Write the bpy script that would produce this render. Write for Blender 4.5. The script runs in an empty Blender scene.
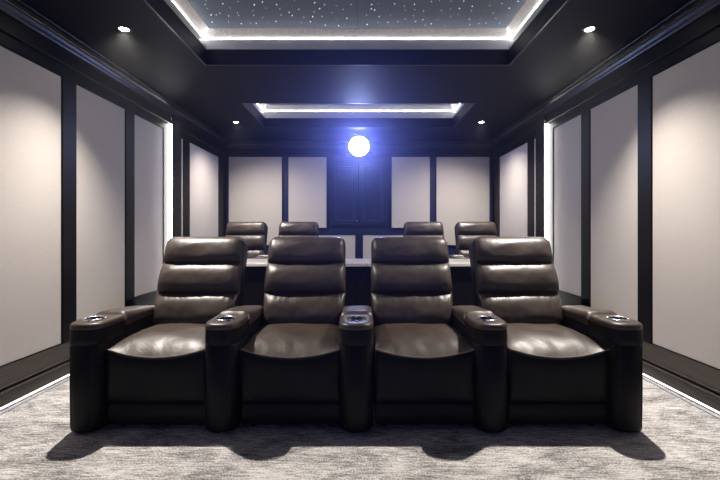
import bpy, bmesh, math, random
from mathutils import Vector, noise
random.seed(7)
PI = math.pi
sc = bpy.context.scene
COL = sc.collection

# ------------------------------------------------------------------ helpers
class MB:
    """collects shapes, builds ONE mesh object"""
    def __init__(self): self.v = []; self.f = []
    def add(self, vs, fs):
        n = len(self.v); self.v += [tuple(p) for p in vs]
        self.f += [tuple(i + n for i in q) for q in fs]
    def box(self, x0, x1, y0, y1, z0, z1, b=0.0):
        if b <= 0:
            vs = [(x0,y0,z0),(x1,y0,z0),(x1,y1,z0),(x0,y1,z0),(x0,y0,z1),(x1,y0,z1),(x1,y1,z1),(x0,y1,z1)]
            self.add(vs, [(0,3,2,1),(4,5,6,7),(0,1,5,4),(1,2,6,5),(2,3,7,6),(3,0,4,7)]); return
        bm = bmesh.new(); bmesh.ops.create_cube(bm, size=1)
        for p in bm.verts:
            p.co = ((x0+x1)/2+p.co.x*(x1-x0), (y0+y1)/2+p.co.y*(y1-y0), (z0+z1)/2+p.co.z*(z1-z0))
        bmesh.ops.bevel(bm, geom=list(bm.edges), offset=b, segments=3, affect='EDGES', profile=.5)
        self.frombm(bm)
    def frombm(self, bm):
        bm.verts.index_update()
        self.add([p.co[:] for p in bm.verts], [[p.index for p in f.verts] for f in bm.faces]); bm.free()
    def loft(self, rings, closed=True, cap0=False, cap1=False):
        n = len(rings[0]); vs = [p for r in rings for p in r]; fs = []
        for i in range(len(rings)-1):
            for j in range(n if closed else n-1):
                k = (j+1) % n
                fs.append((i*n+j, i*n+k, (i+1)*n+k, (i+1)*n+j))
        if cap0: fs.append(tuple(range(n-1, -1, -1)))
        if cap1: fs.append(tuple((len(rings)-1)*n+j for j in range(n)))
        self.add(vs, fs)
    def tube(self, pts, r, seg=8):
        rings = []; pts = [Vector(p) for p in pts]
        for i, p in enumerate(pts):
            a = pts[max(i-1, 0)]; b = pts[min(i+1, len(pts)-1)]
            t = (b-a).normalized(); u = t.cross(Vector((0,.31,.95))).normalized(); w = t.cross(u)
            rings.append([p+u*r*math.cos(2*PI*k/seg)+w*r*math.sin(2*PI*k/seg) for k in range(seg)])
        self.loft(rings, True, True, True)
    def lathe(self, cx, cy, prof, seg=40):
        self.loft([[(cx+r*math.cos(2*PI*k/seg), cy+r*math.sin(2*PI*k/seg), z) for k in range(seg)] for r, z in prof])
    def build(self, name, mat, parent=None, smooth=None, loc=None):
        me = bpy.data.meshes.new(name); me.from_pydata(self.v, [], self.f)
        bm = bmesh.new(); bm.from_mesh(me)
        bmesh.ops.recalc_face_normals(bm, faces=bm.faces); bm.to_mesh(me); bm.free()
        me.materials.append(mat)
        if smooth:
            for p in me.polygons: p.use_smooth = True
            me.set_sharp_from_angle(angle=math.radians(smooth))
        o = bpy.data.objects.new(name, me); COL.objects.link(o)
        if parent: o.parent = parent
        if loc: o.location = loc
        return o

def tag(o, label, cat, group=None, kind=None):
    o['label'] = label; o['category'] = cat
    if group: o['group'] = group
    if kind: o['kind'] = kind
    return o
def struct(o): o['kind'] = 'structure'; return o
def empty(name, loc=(0,0,0)):
    o = bpy.data.objects.new(name, None); COL.objects.link(o); o.location = loc
    o.empty_display_size = .1
    return o
def copy_tree(o, parent=None):
    kids = list(o.children)
    c = o.copy(); COL.objects.link(c); c.parent = parent
    for ch in kids: copy_tree(ch, c)
    return c

# ------------------------------------------------------------------ materials
def mat(name, base, rough=.5, spec=.5, metal=0):
    m = bpy.data.materials.new(name); m.use_nodes = True
    nt = m.node_tree; b = nt.nodes['Principled BSDF']
    b.inputs['Base Color'].default_value = (*base, 1); b.inputs['Roughness'].default_value = rough
    b.inputs['Specular IOR Level'].default_value = spec; b.inputs['Metallic'].default_value = metal
    return m, nt, b
def N(nt, t, **kw):
    n = nt.nodes.new(t)
    for k, v in kw.items(): setattr(n, k, v)
    return n
def coords(nt, scale, kind='Object'):
    tc = N(nt, 'ShaderNodeTexCoord'); mp = N(nt, 'ShaderNodeMapping')
    mp.inputs['Scale'].default_value = scale
    nt.links.new(tc.outputs[kind], mp.inputs[0]); return mp.outputs[0]
def noise_tex(nt, vec, scale, detail=3, rough=.5, dist=0):
    n = N(nt, 'ShaderNodeTexNoise'); nt.links.new(vec, n.inputs['Vector'])
    n.inputs['Scale'].default_value = scale; n.inputs['Detail'].default_value = detail
    n.inputs['Roughness'].default_value = rough; n.inputs['Distortion'].default_value = dist
    return n.outputs['Fac']
def ramp(nt, fac, stops):
    r = N(nt, 'ShaderNodeValToRGB'); nt.links.new(fac, r.inputs[0]); e = r.color_ramp.elements
    e[0].position, e[0].color = stops[0][0], (*stops[0][1], 1)
    e[1].position, e[1].color = stops[-1][0], (*stops[-1][1], 1)
    for p, c in stops[1:-1]:
        q = e.new(p); q.color = (*c, 1)
    return r.outputs[0]
def bump(nt, b, h, strength, dist, prev=None):
    n = N(nt, 'ShaderNodeBump'); n.inputs['Strength'].default_value = strength
    n.inputs['Distance'].default_value = dist; nt.links.new(h, n.inputs['Height'])
    if prev is not None: nt.links.new(prev, n.inputs['Normal'])
    nt.links.new(n.outputs[0], b.inputs['Normal']); return n.outputs[0]
def emis(name, col, s):
    m, nt, b = mat(name, (0.8,0.8,0.8), .6)
    b.inputs['Emission Color'].default_value = (*col, 1); b.inputs['Emission Strength'].default_value = s
    return m

def leather(name, base, rough, spec=.55):
    m, nt, b = mat(name, base, rough, spec)
    v = coords(nt, (1,1,1))
    n1 = noise_tex(nt, v, 9, 4, .6, .6); n2 = noise_tex(nt, v, 320, 2, .5)
    c = ramp(nt, n1, [(.3, tuple(x*.75 for x in base)), (.7, tuple(x*1.25 for x in base))])
    nt.links.new(c, b.inputs['Base Color'])
    p = bump(nt, b, n1, .25, .012); bump(nt, b, n2, .12, .001, p)
    return m
M_leather = leather('brown_black_leather', (.052, .037, .029), .41, .6)
M_leather_shade = leather('shaded_leather_side', (.004, .0036, .0046), .48, .17)  # same leather, shade of fronts and sides put into the colour
M_pipe, _, _ = mat('leather_piping', (.13,.10,.08), .45)
M_base, _, _ = mat('black_base_cloth', (.012,.011,.012), .7, .3)
def wood(name, base, rough, spec=.25):
    m, nt, b = mat(name, base, rough, spec)
    v = coords(nt, (3, 3, 40)); n = noise_tex(nt, v, 3, 4, .6)
    c = ramp(nt, n, [(.3, tuple(x*.7 for x in base)), (.75, tuple(x*1.35 for x in base))])
    nt.links.new(c, b.inputs['Base Color']); bump(nt, b, n, .08, .002); return m
M_wood = wood('espresso_wood', (.005,.0045,.0055), .42, .14)
M_wood_lit = wood('espresso_wood_lit', (.055,.044,.037), .38, .5)  # same espresso wood, floor and LED light put into its lighter brown
M_wall, _, _ = mat('dark_wall_paint', (.003,.003,.005), .6, .15)
M_glare_navy = wood('glare_navy', (.012,.018,.060), .5)  # projector's blue glare put into the colour of back wall and cabinet
M_glare_navylight = wood('glare_navy_moulding', (.03,.045,.13), .4)  # lighter step of the same glare blue for the door mouldings
M_ceil, nt, b = mat('glare_tinted_ceiling_paint', (.003,.0035,.010), .6, .10)  # black ceiling, veiling blue of the projector mixed into its colour
bump(nt, b, noise_tex(nt, coords(nt, (1,1,1)), 120, 2), .05, .001)
M_crown, _, _ = mat('crown_satin_paint', (.006,.007,.014), .33, .3)
def fabric(name, base):
    m, nt, b = mat(name, base, .95, .15)
    v = coords(nt, (1,1,1))
    big = noise_tex(nt, v, 2.5, 2); fine = noise_tex(nt, coords(nt, (60,60,300)), 1.4, 3, .7); f2 = noise_tex(nt, coords(nt, (300,300,50)), 1.2, 3, .7)
    mx = N(nt, 'ShaderNodeMath', operation='ADD'); nt.links.new(fine, mx.inputs[0]); nt.links.new(f2, mx.inputs[1])
    hf = N(nt, 'ShaderNodeMath', operation='MULTIPLY'); nt.links.new(mx.outputs[0], hf.inputs[0]); hf.inputs[1].default_value = .5
    c = ramp(nt, hf.outputs[0], [(.3, tuple(x*.84 for x in base)), (.7, tuple(min(1,x*1.1) for x in base))])
    nt.links.new(c, b.inputs['Base Color']); bump(nt, b, hf.outputs[0], .35, .002); return m
M_fabric = fabric('greige_panel_fabric', (.56,.52,.48))
# carpet
M_carpet, nt, b = mat('distressed_carpet', (.5,.47,.44), 1, .1)
v1 = coords(nt, (1.0, 2.4, 1)); v2 = coords(nt, (13, 85, 1)); v3 = coords(nt, (75, 60, 1))
na = noise_tex(nt, v1, 3.2, 5, .65, .8); nb = noise_tex(nt, v2, 1.0, 4, .7, .4); nc = noise_tex(nt, v3, 1.6, 3, .7)
def mth(op, a, bb):
    n = N(nt, 'ShaderNodeMath', operation=op)
    for i, q in enumerate((a, bb)):
        if isinstance(q, (int, float)): n.inputs[i].default_value = q
        else: nt.links.new(q, n.inputs[i])
    return n.outputs[0]
s = mth('ADD', mth('MULTIPLY', na, .32), mth('ADD', mth('MULTIPLY', nb, .36), mth('MULTIPLY', nc, .34)))
c = ramp(nt, s, [(.39, (.12,.115,.115)), (.46, (.33,.315,.31)), (.51, (.62,.595,.575)), (.57, (.92,.89,.86))])
nt.links.new(c, b.inputs['Base Color'])
bump(nt, b, mth('ADD', nb, nc), .8, .012)
M_counter, nt, b = mat('pale_stone_counter', (.55,.52,.50), .3)
c = ramp(nt, noise_tex(nt, coords(nt, (2,5,2)), 4, 5, .6, 1), [(.35, (.58,.56,.54)), (.65, (.82,.79,.76))]); nt.links.new(c, b.inputs['Base Color'])
M_silver, nt, b = mat('silver_leaf_band', (.62,.60,.58), .45, .5, .2)
n = noise_tex(nt, coords(nt, (30,30,60)), 1.5, 4, .7); c = ramp(nt, n, [(.3,(.60,.57,.54)),(.7,(.90,.87,.83))]); nt.links.new(c, b.inputs['Base Color']); bump(nt, b, n, .3, .004)
M_cove, _, _ = mat('grey_cove_moulding', (.42,.42,.45), .4)
M_star, nt, b = mat('star_ceiling_cloth', (.16,.19,.24), .9, .2)
M_metal, _, _ = mat('brushed_metal', (.75,.74,.72), .22, .5, 1)
M_alu, _, _ = mat('aluminium_channel', (.35,.36,.40), .4, .5, .6)
M_cup, _, _ = mat('cup_well_steel', (.10,.10,.11), .3, .5, .8)
M_black, _, _ = mat('black_plastic', (.01,.01,.012), .35)
M_starlight = emis('star_point_light', (.85,.92,1), 9)
M_ledcove = emis('cove_led_tape', (1,.98,.96), 40)
M_ledcol = emis('column_led_diffuser', (1,.97,.93), 22)
M_ledfoot = emis('toe_led_tape', (1,.96,.92), 2.6)
M_lamp = emis('downlight_lens', (1,.93,.82), 60)
M_proj = emis('projector_lens_glow', (.72,.80,1), 70)
M_screen, _, _ = mat('grey_screen_cloth', (.75,.75,.75), .9)

# ------------------------------------------------------------------ the room
W, YB, YF, H = 2.147, 6.25, -1.6, 2.52
m = MB(); m.box(-W, W, YF, YB, -.1, 0); struct(m.build('floor', M_carpet))
for nm, x0, x1 in (('wall_left', -W-.1, -W), ('wall_right', W, W+.1)):
    m = MB(); m.box(x0, x1, YF, YB, 0, 2.9); struct(m.build(nm, M_wall))
m = MB(); m.box(-W-.1, W+.1, YB, YB+.1, 0, 2.9); struct(m.build('wall_back', M_glare_navy))
m = MB(); m.box(-W-.1, W+.1, YF-.1, YF, 0, 2.9); struct(m.build('wall_front', M_wall))
# ceiling slab with two tray openings
TX = 1.305; T1 = (.7, 3.36); T2 = (4.39, 5.42); ZT = 2.655
m = MB()
for x0, x1, y0, y1 in ((-W, -TX, YF, YB), (TX, W, YF, YB), (-TX, TX, YF, T1[0]), (-TX, TX, T1[1], T2[0]), (-TX, TX, T2[1], YB)):
    m.box(x0, x1, y0, y1, H, ZT)
m.box(-W, W, YF, YB, 2.84, 2.88)
struct(m.build('ceiling', M_ceil))

def rect_ring(m, x0, x1, y0, y1, prof, inward=False):
    """sweep a profile of (offset outward, z) round a rectangle"""
    rings = []
    for o, z in prof:
        rings.append([(x0-o,y0-o,z),(x1+o,y0-o,z),(x1+o,y1+o,z),(x0-o,y1+o,z)])
    m.loft(rings)
tn = [0]
def trim(mb, material, smooth=None):
    tn[0] += 1
    return struct(mb.build('trim_%d' % tn[0], material, None, smooth))
for (y0, y1) in (T1, T2):
    m = MB(); rect_ring(m, -TX, TX, y0, y1, [(.0,2.650),(-.006,2.650),(-.006,2.660),(0,2.664),(.004,2.69),(.012,2.72),(.026,2.745),(.034,2.757)]); trim(m, M_cove, 30)
    m = MB(); rect_ring(m, -TX, TX, y0, y1, [(.034,2.757),(.035,2.763)]); trim(m, M_ledcove)
    m = MB(); rect_ring(m, -TX, TX, y0, y1, [(.035,2.763),(-.037,2.812),(-.037,2.818)]); trim(m, M_silver)
    # lip shadow bead on the lower edge of the opening
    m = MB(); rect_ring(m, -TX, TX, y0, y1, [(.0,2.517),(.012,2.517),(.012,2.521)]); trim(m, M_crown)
# star panels
for i, (y0, y1) in enumerate((T1, T2)):
    for sx in (-1, 1):
        m = MB(); m.box(min(0, sx*(TX+.037))+.0015*(sx>0), max(0, sx*(TX+.037))-.0015*(sx<0), y0-.03, y1+.03, 2.815, 2.838)
        o = m.build('starlight_panel', M_star)
        side = 'left' if sx < 0 else 'right'
        if i == 0:
            tag(o, 'dark starlit ceiling panel in the front tray, %s half' % side, 'ceiling panel', 'starlit ceiling panels')
            s_ = MB()
            for k in range(26*13):
                x = sx*(.03+(TX-.1)*((k % 13)+.1+.8*random.random())/13); y = y0+.05+(y1-y0-.11)*((k//13)+.1+.8*random.random())/26; r = random.choice((.0015,.0021,.003))
                s_.add([(x+r*math.cos(a*PI/3), y+r*math.sin(a*PI/3), 2.8142) for a in range(6)], [(5,4,3,2,1,0)])
            so = s_.build('star_light', M_starlight, o); so['kind'] = 'stuff'; so['label'] = 'tiny white fibre optic star points'
        else:
            tag(o, 'dark ceiling panel inside the small rear tray, %s half' % side, 'ceiling panel', 'starlit ceiling panels')

# header board and crown round the room
m = MB(); rect_ring(m, -W, W, YF, YB, [(0,2.29),(-.035,2.29),(-.04,2.295),(-.04,2.385),(-.048,2.388),(-.048,2.398),(-.042,2.402)]); trim(m, M_wood, 30)
cr = [(-.042,2.402)]
for k in range(9):
    a = k/8*PI/2
    cr.append((-.046-.034*(1-math.cos(a)), 2.410+.060*math.sin(a)))
cr += [(-.088,2.474),(-.088,2.484),(-.080,2.486)]
for k in range(7):
    a = -PI/2+k/6*PI
    cr.append((-.086-.010*math.cos(a), 2.500+.012*math.sin(a)))
cr += [(-.098,2.514),(-.098,2.52)]
m = MB(); rect_ring(m, -W, W, YF, YB, cr); trim(m, M_crown, 40)

# side walls: frame boards, panels, columns, skirting
PZ1 = 2.21
cols_y = (4.38, 4.60)
panels = [(1.25, 2.825, .268), (2.96, 3.585, .268), (3.72, 4.27, .447), (4.92, 5.93, .447)]
names = ['nearest the camera, cut by the picture edge', 'second from the camera, between two dark stiles', 'just in front of the glowing strip', 'beside the rear seats, behind the column']
for sx, side in ((-1,'left'), (1,'right')):
    def sb(m, o0, o1, y0, y1, z0, z1, b=0):
        xs = sorted((sx*(W-o0), sx*(W-o1))); m.box(xs[0], xs[1], y0, y1, z0, z1, b)
    m = MB()
    sb(m, 0, .018, YF, YB, PZ1, 2.29)                       # top rail
    m2 = MB(); sb(m2, 0, .018, YF, YB, .15, .268); trim(m2, M_wood_lit)   # bottom rail
    sb(m, 0, .018, 3.585, YB, .268, .447)                   # raised rail
    stiles = [(YF, 1.25), (2.825, 2.96), (3.585, 3.72), (4.27, 4.38), (4.60, 4.69), (4.74, 4.92), (5.93, YB)]
    for y0, y1 in stiles: sb(m, 0, .018, y0, y1, .268, PZ1)
    trim(m, M_wood)
    m = MB()                                                # thin bead round each panel
    for y0, y1, z0 in panels:
        for a, b_, c_, d in ((y0, y0+.008, z0, PZ1), (y1-.008, y1, z0, PZ1), (y0, y1, PZ1-.008, PZ1), (y0, y1, z0, z0+.008)):
            sb(m, 0, .012, a, b_, c_, d)
    trim(m, M_wood)
    for (y0, y1, z0), nm in zip(panels, names):
        m = MB(); sb(m, .002, .011, y0+.008, y1-.008, z0+.008, PZ1-.008, .003)
        tag(m.build('acoustic_board', M_fabric), 'tall greige fabric panel on the %s wall, %s' % (side, nm), 'wall panel', 'tall fabric panels on the side walls')
    m = MB(); sb(m, .002, .011, 4.692, 4.738, .45, 2.2)
    tag(m.build('acoustic_strip', M_fabric), 'very narrow pale upright strip on the %s wall, just behind the column' % side, 'wall panel', 'narrow wall strips behind the columns')
    # column
    m = MB(); sb(m, 0, .055, 4.384, 4.60, .15, 2.385, .003)
    tag(m.build('pilaster', M_wood), 'dark shallow wall column carrying the glowing strip on the %s wall' % side, 'column', 'shallow wall columns')
    e = empty('wall_light_strip', (sx*(W-.03), 4.372, .15))
    tag(e, 'tall white glowing light strip on the %s wall, facing the camera' % side, 'light', 'tall wall light strips')
    m = MB(); m.box(-.029, .029, .004, .012, 0, 2.13); m.build('housing', M_alu, e)
    m = MB(); m.box(-.025, .026, -.004, .004, .01, 2.135, .001); m.build('light_diffuser', M_ledcol, e)
    # skirting
    m = MB()
    sb(m, 0, .028, YF, YB, .142, .152, .002); sb(m, 0, .003, YF, YB, .126, .142); sb(m, 0, .034, YF, YB, .112, .126, .003)
    sb(m, 0, .024, YF, YB, .032, .108, .003)
    o = m.build('baseboard_'+side, M_wood_lit, None, 30); struct(o)
    m = MB(); sb(m, 0, .012, YF, YB, .014, .026); trim(m, M_ledfoot)
    m = MB(); sb(m, .030, .046, YF, YB, 0, .006, .001); trim(m, M_alu)

# back wall panels
bw = [(-2.083,-1.234,.855,2.262), (-1.13,-.52,1.13,2.262), (.52,1.13,1.13,2.262), (1.234,2.083,.855,2.262), (-1.13,-.06,.30,1.015), (.06,1.13,.30,1.015)]
bn = ['upper panel at the far left corner', 'upper panel left of the cabinet doors', 'upper panel right of the cabinet doors', 'upper panel at the far right corner', 'low panel under the left cabinet door', 'low panel under the right cabinet door']
for (x0, x1, z0, z1), nm in zip(bw, bn):
    m = MB(); m.box(x0, x1, YB-.02, YB-.002, z0, z1, .003)
    tag(m.build('acoustic_board', M_fabric), 'greige fabric panel on the back wall, '+nm, 'wall panel', 'fabric panels on the back wall')
m = MB()
t = .014
for x0, x1, z0, z1 in bw:
    m.box(x0-t, x0, YB-.026, YB, z0-t, z1+t); m.box(x1, x1+t, YB-.026, YB, z0-t, z1+t)
    m.box(x0, x1, YB-.026, YB, z1, z1+t); m.box(x0, x1, YB-.026, YB, z0-t, z0)
trim(m, M_glare_navy)
m = MB(); m.box(-W, W, YB-.02, YB, .165, .28, .003); struct(m.build('baseboard_back', M_wood_lit))
# twin doors of the built-in cabinet
cab = empty('wall_cabinet', (0, YB, 1.15))
tag(cab, 'glare-blue built-in cabinet with twin moulded doors below the projector', 'cabinet')
m = MB(); m.box(-.46, .46, -.022, 0, 0, 1.05, .002); m.build('cabinet_frame', M_glare_navy, cab)
for sx in (-1, 1):
    xs = sorted((sx*.012, sx*.425))
    m = MB(); m.box(xs[0], xs[1], -.040, -.022, .03, 1.02, .003); dr = m.build('door', M_glare_navy, cab)
    m = MB(); X0, X1, Z0, Z1 = xs[0]+.05, xs[1]-.05, .08, .97
    for w_, d_ in ((0, .012), (.03, .007)):
        a0, a1, c0, c1 = X0+w_, X1-w_, Z0+w_, Z1-w_; tt = .018-.2*w_
        m.box(a0, a0+tt, -.040-d_, -.04, c0, c1, .003); m.box(a1-tt, a1, -.040-d_, -.04, c0, c1, .003)
        m.box(a0, a1, -.040-d_, -.04, c1-tt, c1, .003); m.box(a0, a1, -.040-d_, -.04, c0, c0+tt, .003)
    m.build('door_moulding', M_glare_navylight, dr)
    m = MB(); m.lathe(0, 0, [(0,-.0),(.004,0),(.004,.012),(.010,.016),(.011,.022),(.007,.027),(0,.028)], 20)
    k = m.build('knob', M_metal, dr, 40); k.rotation_euler = (PI/2, 0, 0); k.location = (sx*.035, -.04, .09)

# riser and half wall with counter
m = MB(); m.box(-W, W, 4.22, YB, 0, .165, .006); struct(m.build('riser', M_carpet))
bar = empty('bar_counter', (0, 3.62, 0))
tag(bar, 'dark half-height bar wall with a pale counter top between the two seat rows', 'counter')
m = MB(); m.box(-1.80, 1.80, 0, .58, .755, .787, .006); m.build('countertop', M_counter, bar, 30)
m = MB(); m.box(-1.76, 1.76, .08, .20, .0, .755)
for k in range(6):
    x = -1.74+k*.58
    m.box(x, x+.06, .062, .08, .05, .755, .003)
m.box(-1.76, 1.76, .062, .08, .665, .755, .003); m.box(-1.76, 1.76, .062, .08, 0, .10, .003)
m.build('bar_front', M_wood, bar)

# ------------------------------------------------------------------ recliner
TV = Vector((0,.311,.950)); NV = Vector((0,-.950,.311)); BO = Vector((0,.575,.458))
def bk(x, s_, d): return Vector((x,0,0))+BO+TV*s_+NV*d
def cushion(s0, s1, w0, w1, T, seed, corner=.02, pucker=.0, nu=56, nv=30, base=.02):
    m = MB(); rings = []
    us = [math.sin(PI/2*(-1+2*i/nu)) for i in range(nu+1)]
    vs = [(1-math.cos(PI*j/nv))/2 for j in range(nv+1)]
    h = s1-s0
    for v_ in vs:
        wv = w0+(w1-w0)*v_
        row = []
        dist = min((1-v_)*h, .5); cut = 0
        if dist < corner: cut = corner-math.sqrt(max(0, corner*corner-(corner-dist)**2))
        dist = v_*h; cut2 = 0
        c2 = .012
        if dist < c2: cut2 = c2-math.sqrt(max(0, c2*c2-(c2-dist)**2))
        hw = wv/2-cut-cut2
        for u in us:
            x = u*hw
            q = v_**.78
            g = max(0, 1-abs(2*q-1)**2.4)**.62
            e = max(0, 1-abs(u)**7)**.5
            d = base+T*g*(.35+.65*e)*(1 if abs(u) < .999 else .55)
            n = noise.noise(Vector((x*7, v_*3, seed*3.7)))*.006+noise.noise(Vector((x*22, v_*5, seed*1.3)))*.0022
            p = 0
            if pucker:
                p = pucker*math.exp(-(1-v_)*5)*math.sin(x*150+6*noise.noise(Vector((x*12, 0, seed))))*(.5+.5*noise.noise(Vector((x*6, 1, seed))))
                p += .6*pucker*math.exp(-v_*6)*math.sin(x*110+5*noise.noise(Vector((x*9, 3, seed))))
            d += (n+p)*g*e
            sag = .010*(1-u*u)*(1-v_)*(1 if s0 > .1 else 0)
            row.append(bk(x, s0+v_*h-sag, d))
        rings.append(row)
    # close the sides and back
    full = []
    for j, row in enumerate(rings):
        l, r = row[0], row[-1]
        off = lambda p: p-NV*((p-BO).dot(NV))
        full.append([off(l)]+row+[off(r)])
    m.loft(full, False)
    n = len(full[0]); 
    m.add(list(full[0]), [tuple(range(n))]); m.add(list(full[-1]), [tuple(range(n))])
    return m

def shell():
    m = MB(); rings = []
    def outline(w, s0, s1, r, d):
        pts = []
        for cx, cy, a0 in ((w-r, s1-r, 0), (-w+r, s1-r, PI/2), (-w+.02, s0+.02, PI), (w-.02, s0+.02, 3*PI/2)):
            rr = r if cy > .3 else .02
            for k in range(9):
                a = a0+k/8*PI/2; pts.append(bk(cx+rr*math.cos(a), cy+rr*math.sin(a), d))
        return pts
    _o = outline
    def outline(w, s0, s1, r, d):
        return [Vector((max(-.262, min(.262, p.x)) if (p-BO).dot(TV) < .1 else p.x, p.y, p.z)) for p in _o2(w, s0, s1, r, d)]
    def _o2(w, s0, s1, r, d):
        pts = _o(w, s0, s1, r, d); n = len(pts)
        # two extra steps on each side, at arm height
        a = pts[:18]; b = pts[18:]
        return a+[bk(-w, .19, d), bk(-.262, .09, d)]+b+[bk(.262, .09, d), bk(w, .19, d)]
    rings = [outline(.262,-.2,.603,.045,.022), outline(.270,-.2,.613,.05,.012), outline(.272,-.2,.615,.05,-.02),
             outline(.270,-.2,.613,.05,-.11), outline(.255,-.19,.598,.04,-.135)]
    m.loft(rings, True, True, True); return m

def seat_mesh():
    m = MB(); nu, nv = 40, 36; rows = []
    w = .268
    for j in range(nv+1):
        v_ = j/nv; row = []
        for i in range(nu+1):
            u = -1+2*i/nu; u = math.sin(PI/2*u)
            edge = max(0, 1-abs(u)**5)**.6
            seam = .405+.042*u*u
            # front quarter rolls up from the seam, rest nearly flat, dips to the back
            t_ = min(1, v_/.42)
            rise = (1-(1-t_)**2.2)
            z = seam+(.452-seam)*rise+(.040*edge)*rise - .030*max(0, v_-.55)
            y = .052+.55*v_ - .018*math.sin(PI*min(1, v_/.25))*(0) + .012*u*u*(1-t_)
            z += noise.noise(Vector((u*3, v_*4, 2.2)))*.006*edge*rise+noise.noise(Vector((u*9, v_*9, 7.2)))*.002*edge
            row.append((u*w, y, z))
        rows.append(row)
    m.loft(rows, False)
    # underside skirt
    f = rows[0]; bl = [(p[0], p[1], .30) for p in f]; m.loft([f, bl], False)
    for side in (0, -1):
        e = [r[side] for r in rows]; m.loft([e, [(p[0], p[1], .30) for p in e]], False)
    e = rows[-1]; m.loft([e, [(p[0], p[1], .30) for p in e]], False)
    return m, rows[0]

def footrest_mesh(front):
    m = MB(); rows = []; nv = 22; n = len(front)
    for j in range(nv+1):
        v_ = j/nv; row = []
        for i, p in enumerate(front):
            u = p[0]/.268
            e = max(0, 1-abs(u)**8)**.5
            zt = p[2]-.002; zb = .152+.004*u*u
            bul = (max(0, 1-abs(2*v_-1)**3.2))**.5
            y = .055-.022*bul*(.25+.75*e)+.012*u*u*(1-v_)+.012*v_
            y += noise.noise(Vector((u*5, v_*3, 4)))*.003+.0025*math.sin(u*38+4*v_)*v_**3*abs(u)
            row.append((p[0]*.995, y, zt+(zb-zt)*v_))
        rows.append(row)
    m.loft(rows, False)
    back = [[(p[0], .16, p[2]) for p in r] for r in (rows[0], rows[-1])]
    m.loft([rows[0], back[0], back[1], rows[-1]], False)
    for sd in (0, -1):
        e = [r[sd] for r in rows]; m.loft([e, [(p[0], .16, p[2]) for p in e]], False)
    return m

def make_recliner():
    r = empty('recliner')
    sm, front = seat_mesh(); sm.build('seat_cushion', M_leather, r, 60)
    footrest_mesh(front).build('footrest', M_leather_shade, r, 60)
    m = MB(); m.tube([(p[0], p[1]-.008, p[2]+.001) for p in front], .0045, 8); m.build('piping', M_pipe, r, 60)
    m = MB()
    rows = []
    for j in range(9):
        v_ = j/8; rows.append([(x, .075-.008*math.sin(PI*v_), .142-.112*v_) for x in (-.266,-.25,0,.25,.266)])
    m.loft(rows, False); m.box(-.266, .266, .085, .80, .028, .29, .004)
    m.build('base', M_leather_shade, r, 50)
    for x in (-.22, .22):
        for y in (.14, .72):
            m = MB(); m.lathe(x, y, [(0,0),(.022,0),(.022,.028),(0,.028)], 16); m.build('glide_foot', M_black, r, 40)
    b = shell().build('backrest', M_leather_shade, r, 40)
    cushion(-.03,.215,.520,.556,.084, 1, .014, .009).build('lumbar_cushion', M_leather, b, 70)
    cushion(.208,.424,.556,.540,.082, 2, .014, .003).build('back_cushion', M_leather, b, 70)
    cushion(.417,.612,.536,.518,.072, 3, .045, .002).build('headrest', M_leather, b, 70)
    for sx in (-1, 1):
        m = MB(); m.tube([bk(sx*x, s_, .024) for x, s_ in ((.262,-.02),(.264,.08),(.273,.19),(.273,.32),(.272,.42),(.271,.52),(.268,.57))], .003, 6)
        m.build('piping', M_pipe, b, 60)
    return r

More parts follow.
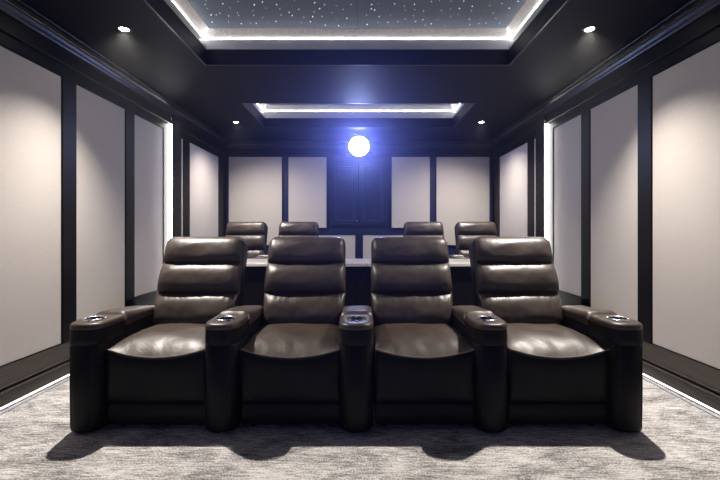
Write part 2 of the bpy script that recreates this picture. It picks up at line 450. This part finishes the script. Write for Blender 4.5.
def make_arm():
    r = empty('armrest_console')
    hw, CY = .096, .115
    def outline(ins, z, yend=.235):
        pts = []; nn = 72
        for k in range(nn):
            a = 2*PI*k/nn; c, s_ = math.cos(a), math.sin(a)
            # front half: superellipse about (0,CY); back half: rectangle to yend
            if s_ < 0: q = (abs(c)/(hw-ins))**2.6+(abs(s_)/(CY-ins))**2.6; rad = q**(-1/2.6)
            else:
                rad = min((hw-ins)/max(abs(c),1e-6), (yend-CY)/max(s_,1e-6))
            pts.append((rad*c, CY+rad*s_, z))
        return pts
    def circ(rr, z): return [(rr*math.cos(2*PI*k/72), CY+rr*math.sin(2*PI*k/72), z) for k in range(72)]
    m = MB()
    m.loft([outline(.012,.018), outline(.004,.024), outline(.002,.04), outline(.0,.2), outline(.0,.474), outline(.004,.480), outline(.0,.486), outline(-.001,.52), outline(.001,.565)], True, True)
    m.build('front_post', M_leather_shade, r, 50)
    m = MB()
    m.loft([outline(.001,.565), outline(.0,.572), outline(.001,.584), outline(.006,.592), outline(.014,.596), outline(.03,.598), circ(.052,.599), circ(.050,.590)], True)
    m.build('top_cap', M_leather, r, 40)
    for x in (-.058, .058):
        m = MB(); q = (abs(x)/hw)**2.6; y = CY-CY*(1-q)**(1/2.6)
        m.tube([(x, y-.0006, .04), (x, y-.0006, .26), (x, y-.0006, .474)], .0018, 6)
        m.build('stitched_seam', M_base, r, 60)
    cup = MB(); cup.lathe(0, CY, [(.049,.600),(.047,.596),(.044,.575),(.042,.535),(.0,.533)], 48)
    cu = cup.build('cup_holder', M_cup, r, 50)
    m = MB(); m.lathe(0, CY, [(.046,.599),(.047,.604),(.051,.606),(.055,.604),(.056,.599)], 48); m.build('rim', M_metal, cu, 50)
    # rear body and pad
    m = MB(); m.box(-hw, hw, .2355, .60, .02, .545, .010); m.build('side_body', M_leather_shade, r, 40)
    m = MB(); rows = []; ny, nx = 20, 20
    for j in range(ny+1):
        v_ = j/ny; y = .238+.38*v_; row = []
        zt = .618-.038*v_
        ee = (1-abs(2*v_-1)**14)**.5
        for i in range(nx+1):
            u = math.sin(PI/2*(-1+2*i/nx)); e = max(0, 1-abs(u)**5)**.5
            row.append((u*(hw+.002), y, .560+(zt-.560)*(.12+.88*e*ee)+noise.noise(Vector((u*2, v_*5, 9)))*.003*e))
        rows.append([(-hw, y, .535)]+row+[(hw, y, .535)])
    m.loft(rows, False); n = len(rows[0]); m.add(rows[0], [tuple(range(n))]); m.add(rows[-1], [tuple(range(n))])
    m.build('arm_pad', M_leather, r, 60)
    return r

proto_r = make_recliner(); proto_a = make_arm()
used = {'r': False, 'a': False}
def put(key, proto, loc, label, cat, group):
    o = proto if not used[key] else copy_tree(proto)
    used[key] = True; o.location = loc; tag(o, label, cat, group)
P = .73
FY = 2.06
for x, nm in ((-1.5*P,'at the left end'), (-.5*P,'left of the middle armrest'), (.5*P,'right of the middle armrest'), (1.5*P,'at the right end')):
    put('r', proto_r, (x+.011, FY, 0), 'large dark brown leather recliner in the front row, '+nm, 'recliner', 'recliners in the front row')
for x, nm in ((-2,'at its left end'), (-1,'between its two left seats'), (0,'at its middle'), (1,'between its two right seats'), (2,'at its right end')):
    put('a', proto_a, (x*P+.004, FY, 0), 'dark cup-holder armrest of the front row, '+nm, 'armrest', 'armrests in the front row')
RY = 4.72
for x, nm in ((-1.57,'outer seat on the left'), (-.84,'inner seat on the left'), (.905,'inner seat on the right'), (1.635,'outer seat on the right')):
    put('r', proto_r, (x, RY, .165), 'leather recliner in the raised back row, '+nm, 'recliner', 'recliners in the back row')
for x, nm in ((-1.935,'nearest the left wall'), (-1.205,'between the two left seats'), (-.475,'on the inner side of the left pair'), (.54,'on the inner side of the right pair'), (1.27,'between the two right seats'), (2.0,'nearest the right wall')):
    put('a', proto_a, (x, RY, .165), 'leather armrest in the back row, '+nm, 'armrest', 'armrests in the back row')

# ------------------------------------------------------------------ downlights
def spot(name, loc, energy, col, size, blend, rad, rot=(0,0,0)):
    l = bpy.data.lights.new(name, 'SPOT'); l.energy = energy; l.color = col
    l.spot_size = math.radians(size); l.spot_blend = blend; l.shadow_soft_size = rad
    o = bpy.data.objects.new(name, l); COL.objects.link(o); o.location = loc; o.rotation_euler = rot; return o
FRONT_W, REAR_W = 335, 190
for x, y, nm, e in ((-1.65,2.765,'at the upper left of the picture, near the starlit tray',FRONT_W), (1.65,2.765,'at the upper right of the picture, near the starlit tray',FRONT_W),
              (-1.62,5.15,'left of the rear ceiling tray, above the rear seats',REAR_W), (1.62,5.15,'right of the rear ceiling tray, above the rear seats',REAR_W)):
    d = empty('recessed_downlight', (x, y, H)); tag(d, 'small round lit ceiling downlight '+nm, 'light', 'recessed ceiling downlights')
    m = MB(); m.lathe(0, 0, [(.030,-.001),(.034,-.005),(.046,-.004),(.048,0.0)], 40); m.build('trim_ring', M_black, d, 40)
    m = MB(); m.lathe(0, 0, [(0,-.0035),(.028,-.0035),(.031,-.001)], 40); m.build('lamp_lens', M_lamp, d, 40)
    fr = y < 4
    spot('downlight_beam', (x, y, H-.012), e, (1,.92,.84), 106 if fr else 134, 1.0, .022, (math.radians(-7 if fr else 10), math.radians(9 if x > 0 else -9), 0))

# ------------------------------------------------------------------ projector
PX, PY, PZ = .0, 5.62, 2.305
pr = empty('ceiling_projector', (PX, PY, PZ)); tag(pr, 'ceiling-hung projector with a dazzling blue-white lens above the cabinet', 'projector')
m = MB(); m.box(-.20, .20, .06, .42, -.075, .075, .018); m.build('projector_body', M_black, pr, 40)
m = MB(); m.box(-.03, .03, .20, .26, .07, H-PZ, .003); m.box(-.08, .08, .16, .32, H-PZ-.012, H-PZ, .002); m.build('ceiling_mount', M_black, pr)
def ylathe(prof, name, mt, seg=48):
    m = MB(); m.loft([[(r*math.cos(2*PI*k/seg), y, r*math.sin(2*PI*k/seg)) for k in range(seg)] for r, y in prof]); return m.build(name, mt, pr, 40)
ylathe([(.152,.09),(.152,.005),(.146,0),(.142,.004),(.140,.04)], 'lens_barrel', M_black)
ylathe([(0,-.014),(.06,-.010),(.10,.0),(.136,.014),(.140,.03)], 'lens', M_proj)  # lens made oversized, its glare disc built into the shape
pl = bpy.data.lights.new('projector_spill', 'POINT'); pl.energy = 30; pl.color = (.10,.20,1); pl.shadow_soft_size = .06
o = bpy.data.objects.new('projector_spill', pl); COL.objects.link(o); o.location = (PX, PY-.09, PZ)
spot('projector_beam', (PX, PY-.05, PZ), 1300, (.15,.20,1), 30, .4, .05, (PI/2-math.radians(10), 0, PI))
sr = empty('projection_screen', (0, YF, .55)); tag(sr, 'large pale projection screen on the wall behind the camera', 'screen')
m = MB(); m.box(-1.55, 1.55, .012, .02, .03, 1.72); m.build('screen_cloth', M_screen, sr)
m = MB(); m.box(-1.59, 1.59, .0, .03, 0, .03); m.box(-1.59, 1.59, .0, .03, 1.72, 1.75); m.box(-1.59, -1.55, .0, .03, .03, 1.72); m.box(1.55, 1.59, .0, .03, .03, 1.72); m.build('screen_frame', M_black, sr)

# ------------------------------------------------------------------ world, camera
w = bpy.data.worlds.new('World'); sc.world = w; w.use_nodes = True; nt = w.node_tree
nt.nodes['Background'].inputs[0].default_value = (0,0,0,1)
vs = N(nt, 'ShaderNodeVolumeScatter'); vs.inputs['Density'].default_value = .0042; vs.inputs['Anisotropy'].default_value = .85
nt.links.new(vs.outputs[0], nt.nodes['World Output'].inputs['Volume'])
cam = bpy.data.cameras.new('camera'); co = bpy.data.objects.new('camera', cam); COL.objects.link(co)
co.location = (.03, 0, 1.095); co.rotation_euler = (PI/2, 0, 0)
cam.sensor_width = 36; cam.lens = 19.5; cam.shift_y = -10/720; cam.shift_x = -1/720; cam.clip_start = .05
sc.camera = co
sc.view_settings.view_transform = 'Standard'; sc.view_settings.look = 'None'; sc.view_settings.gamma = 1
sc.view_settings.exposure = 0.0
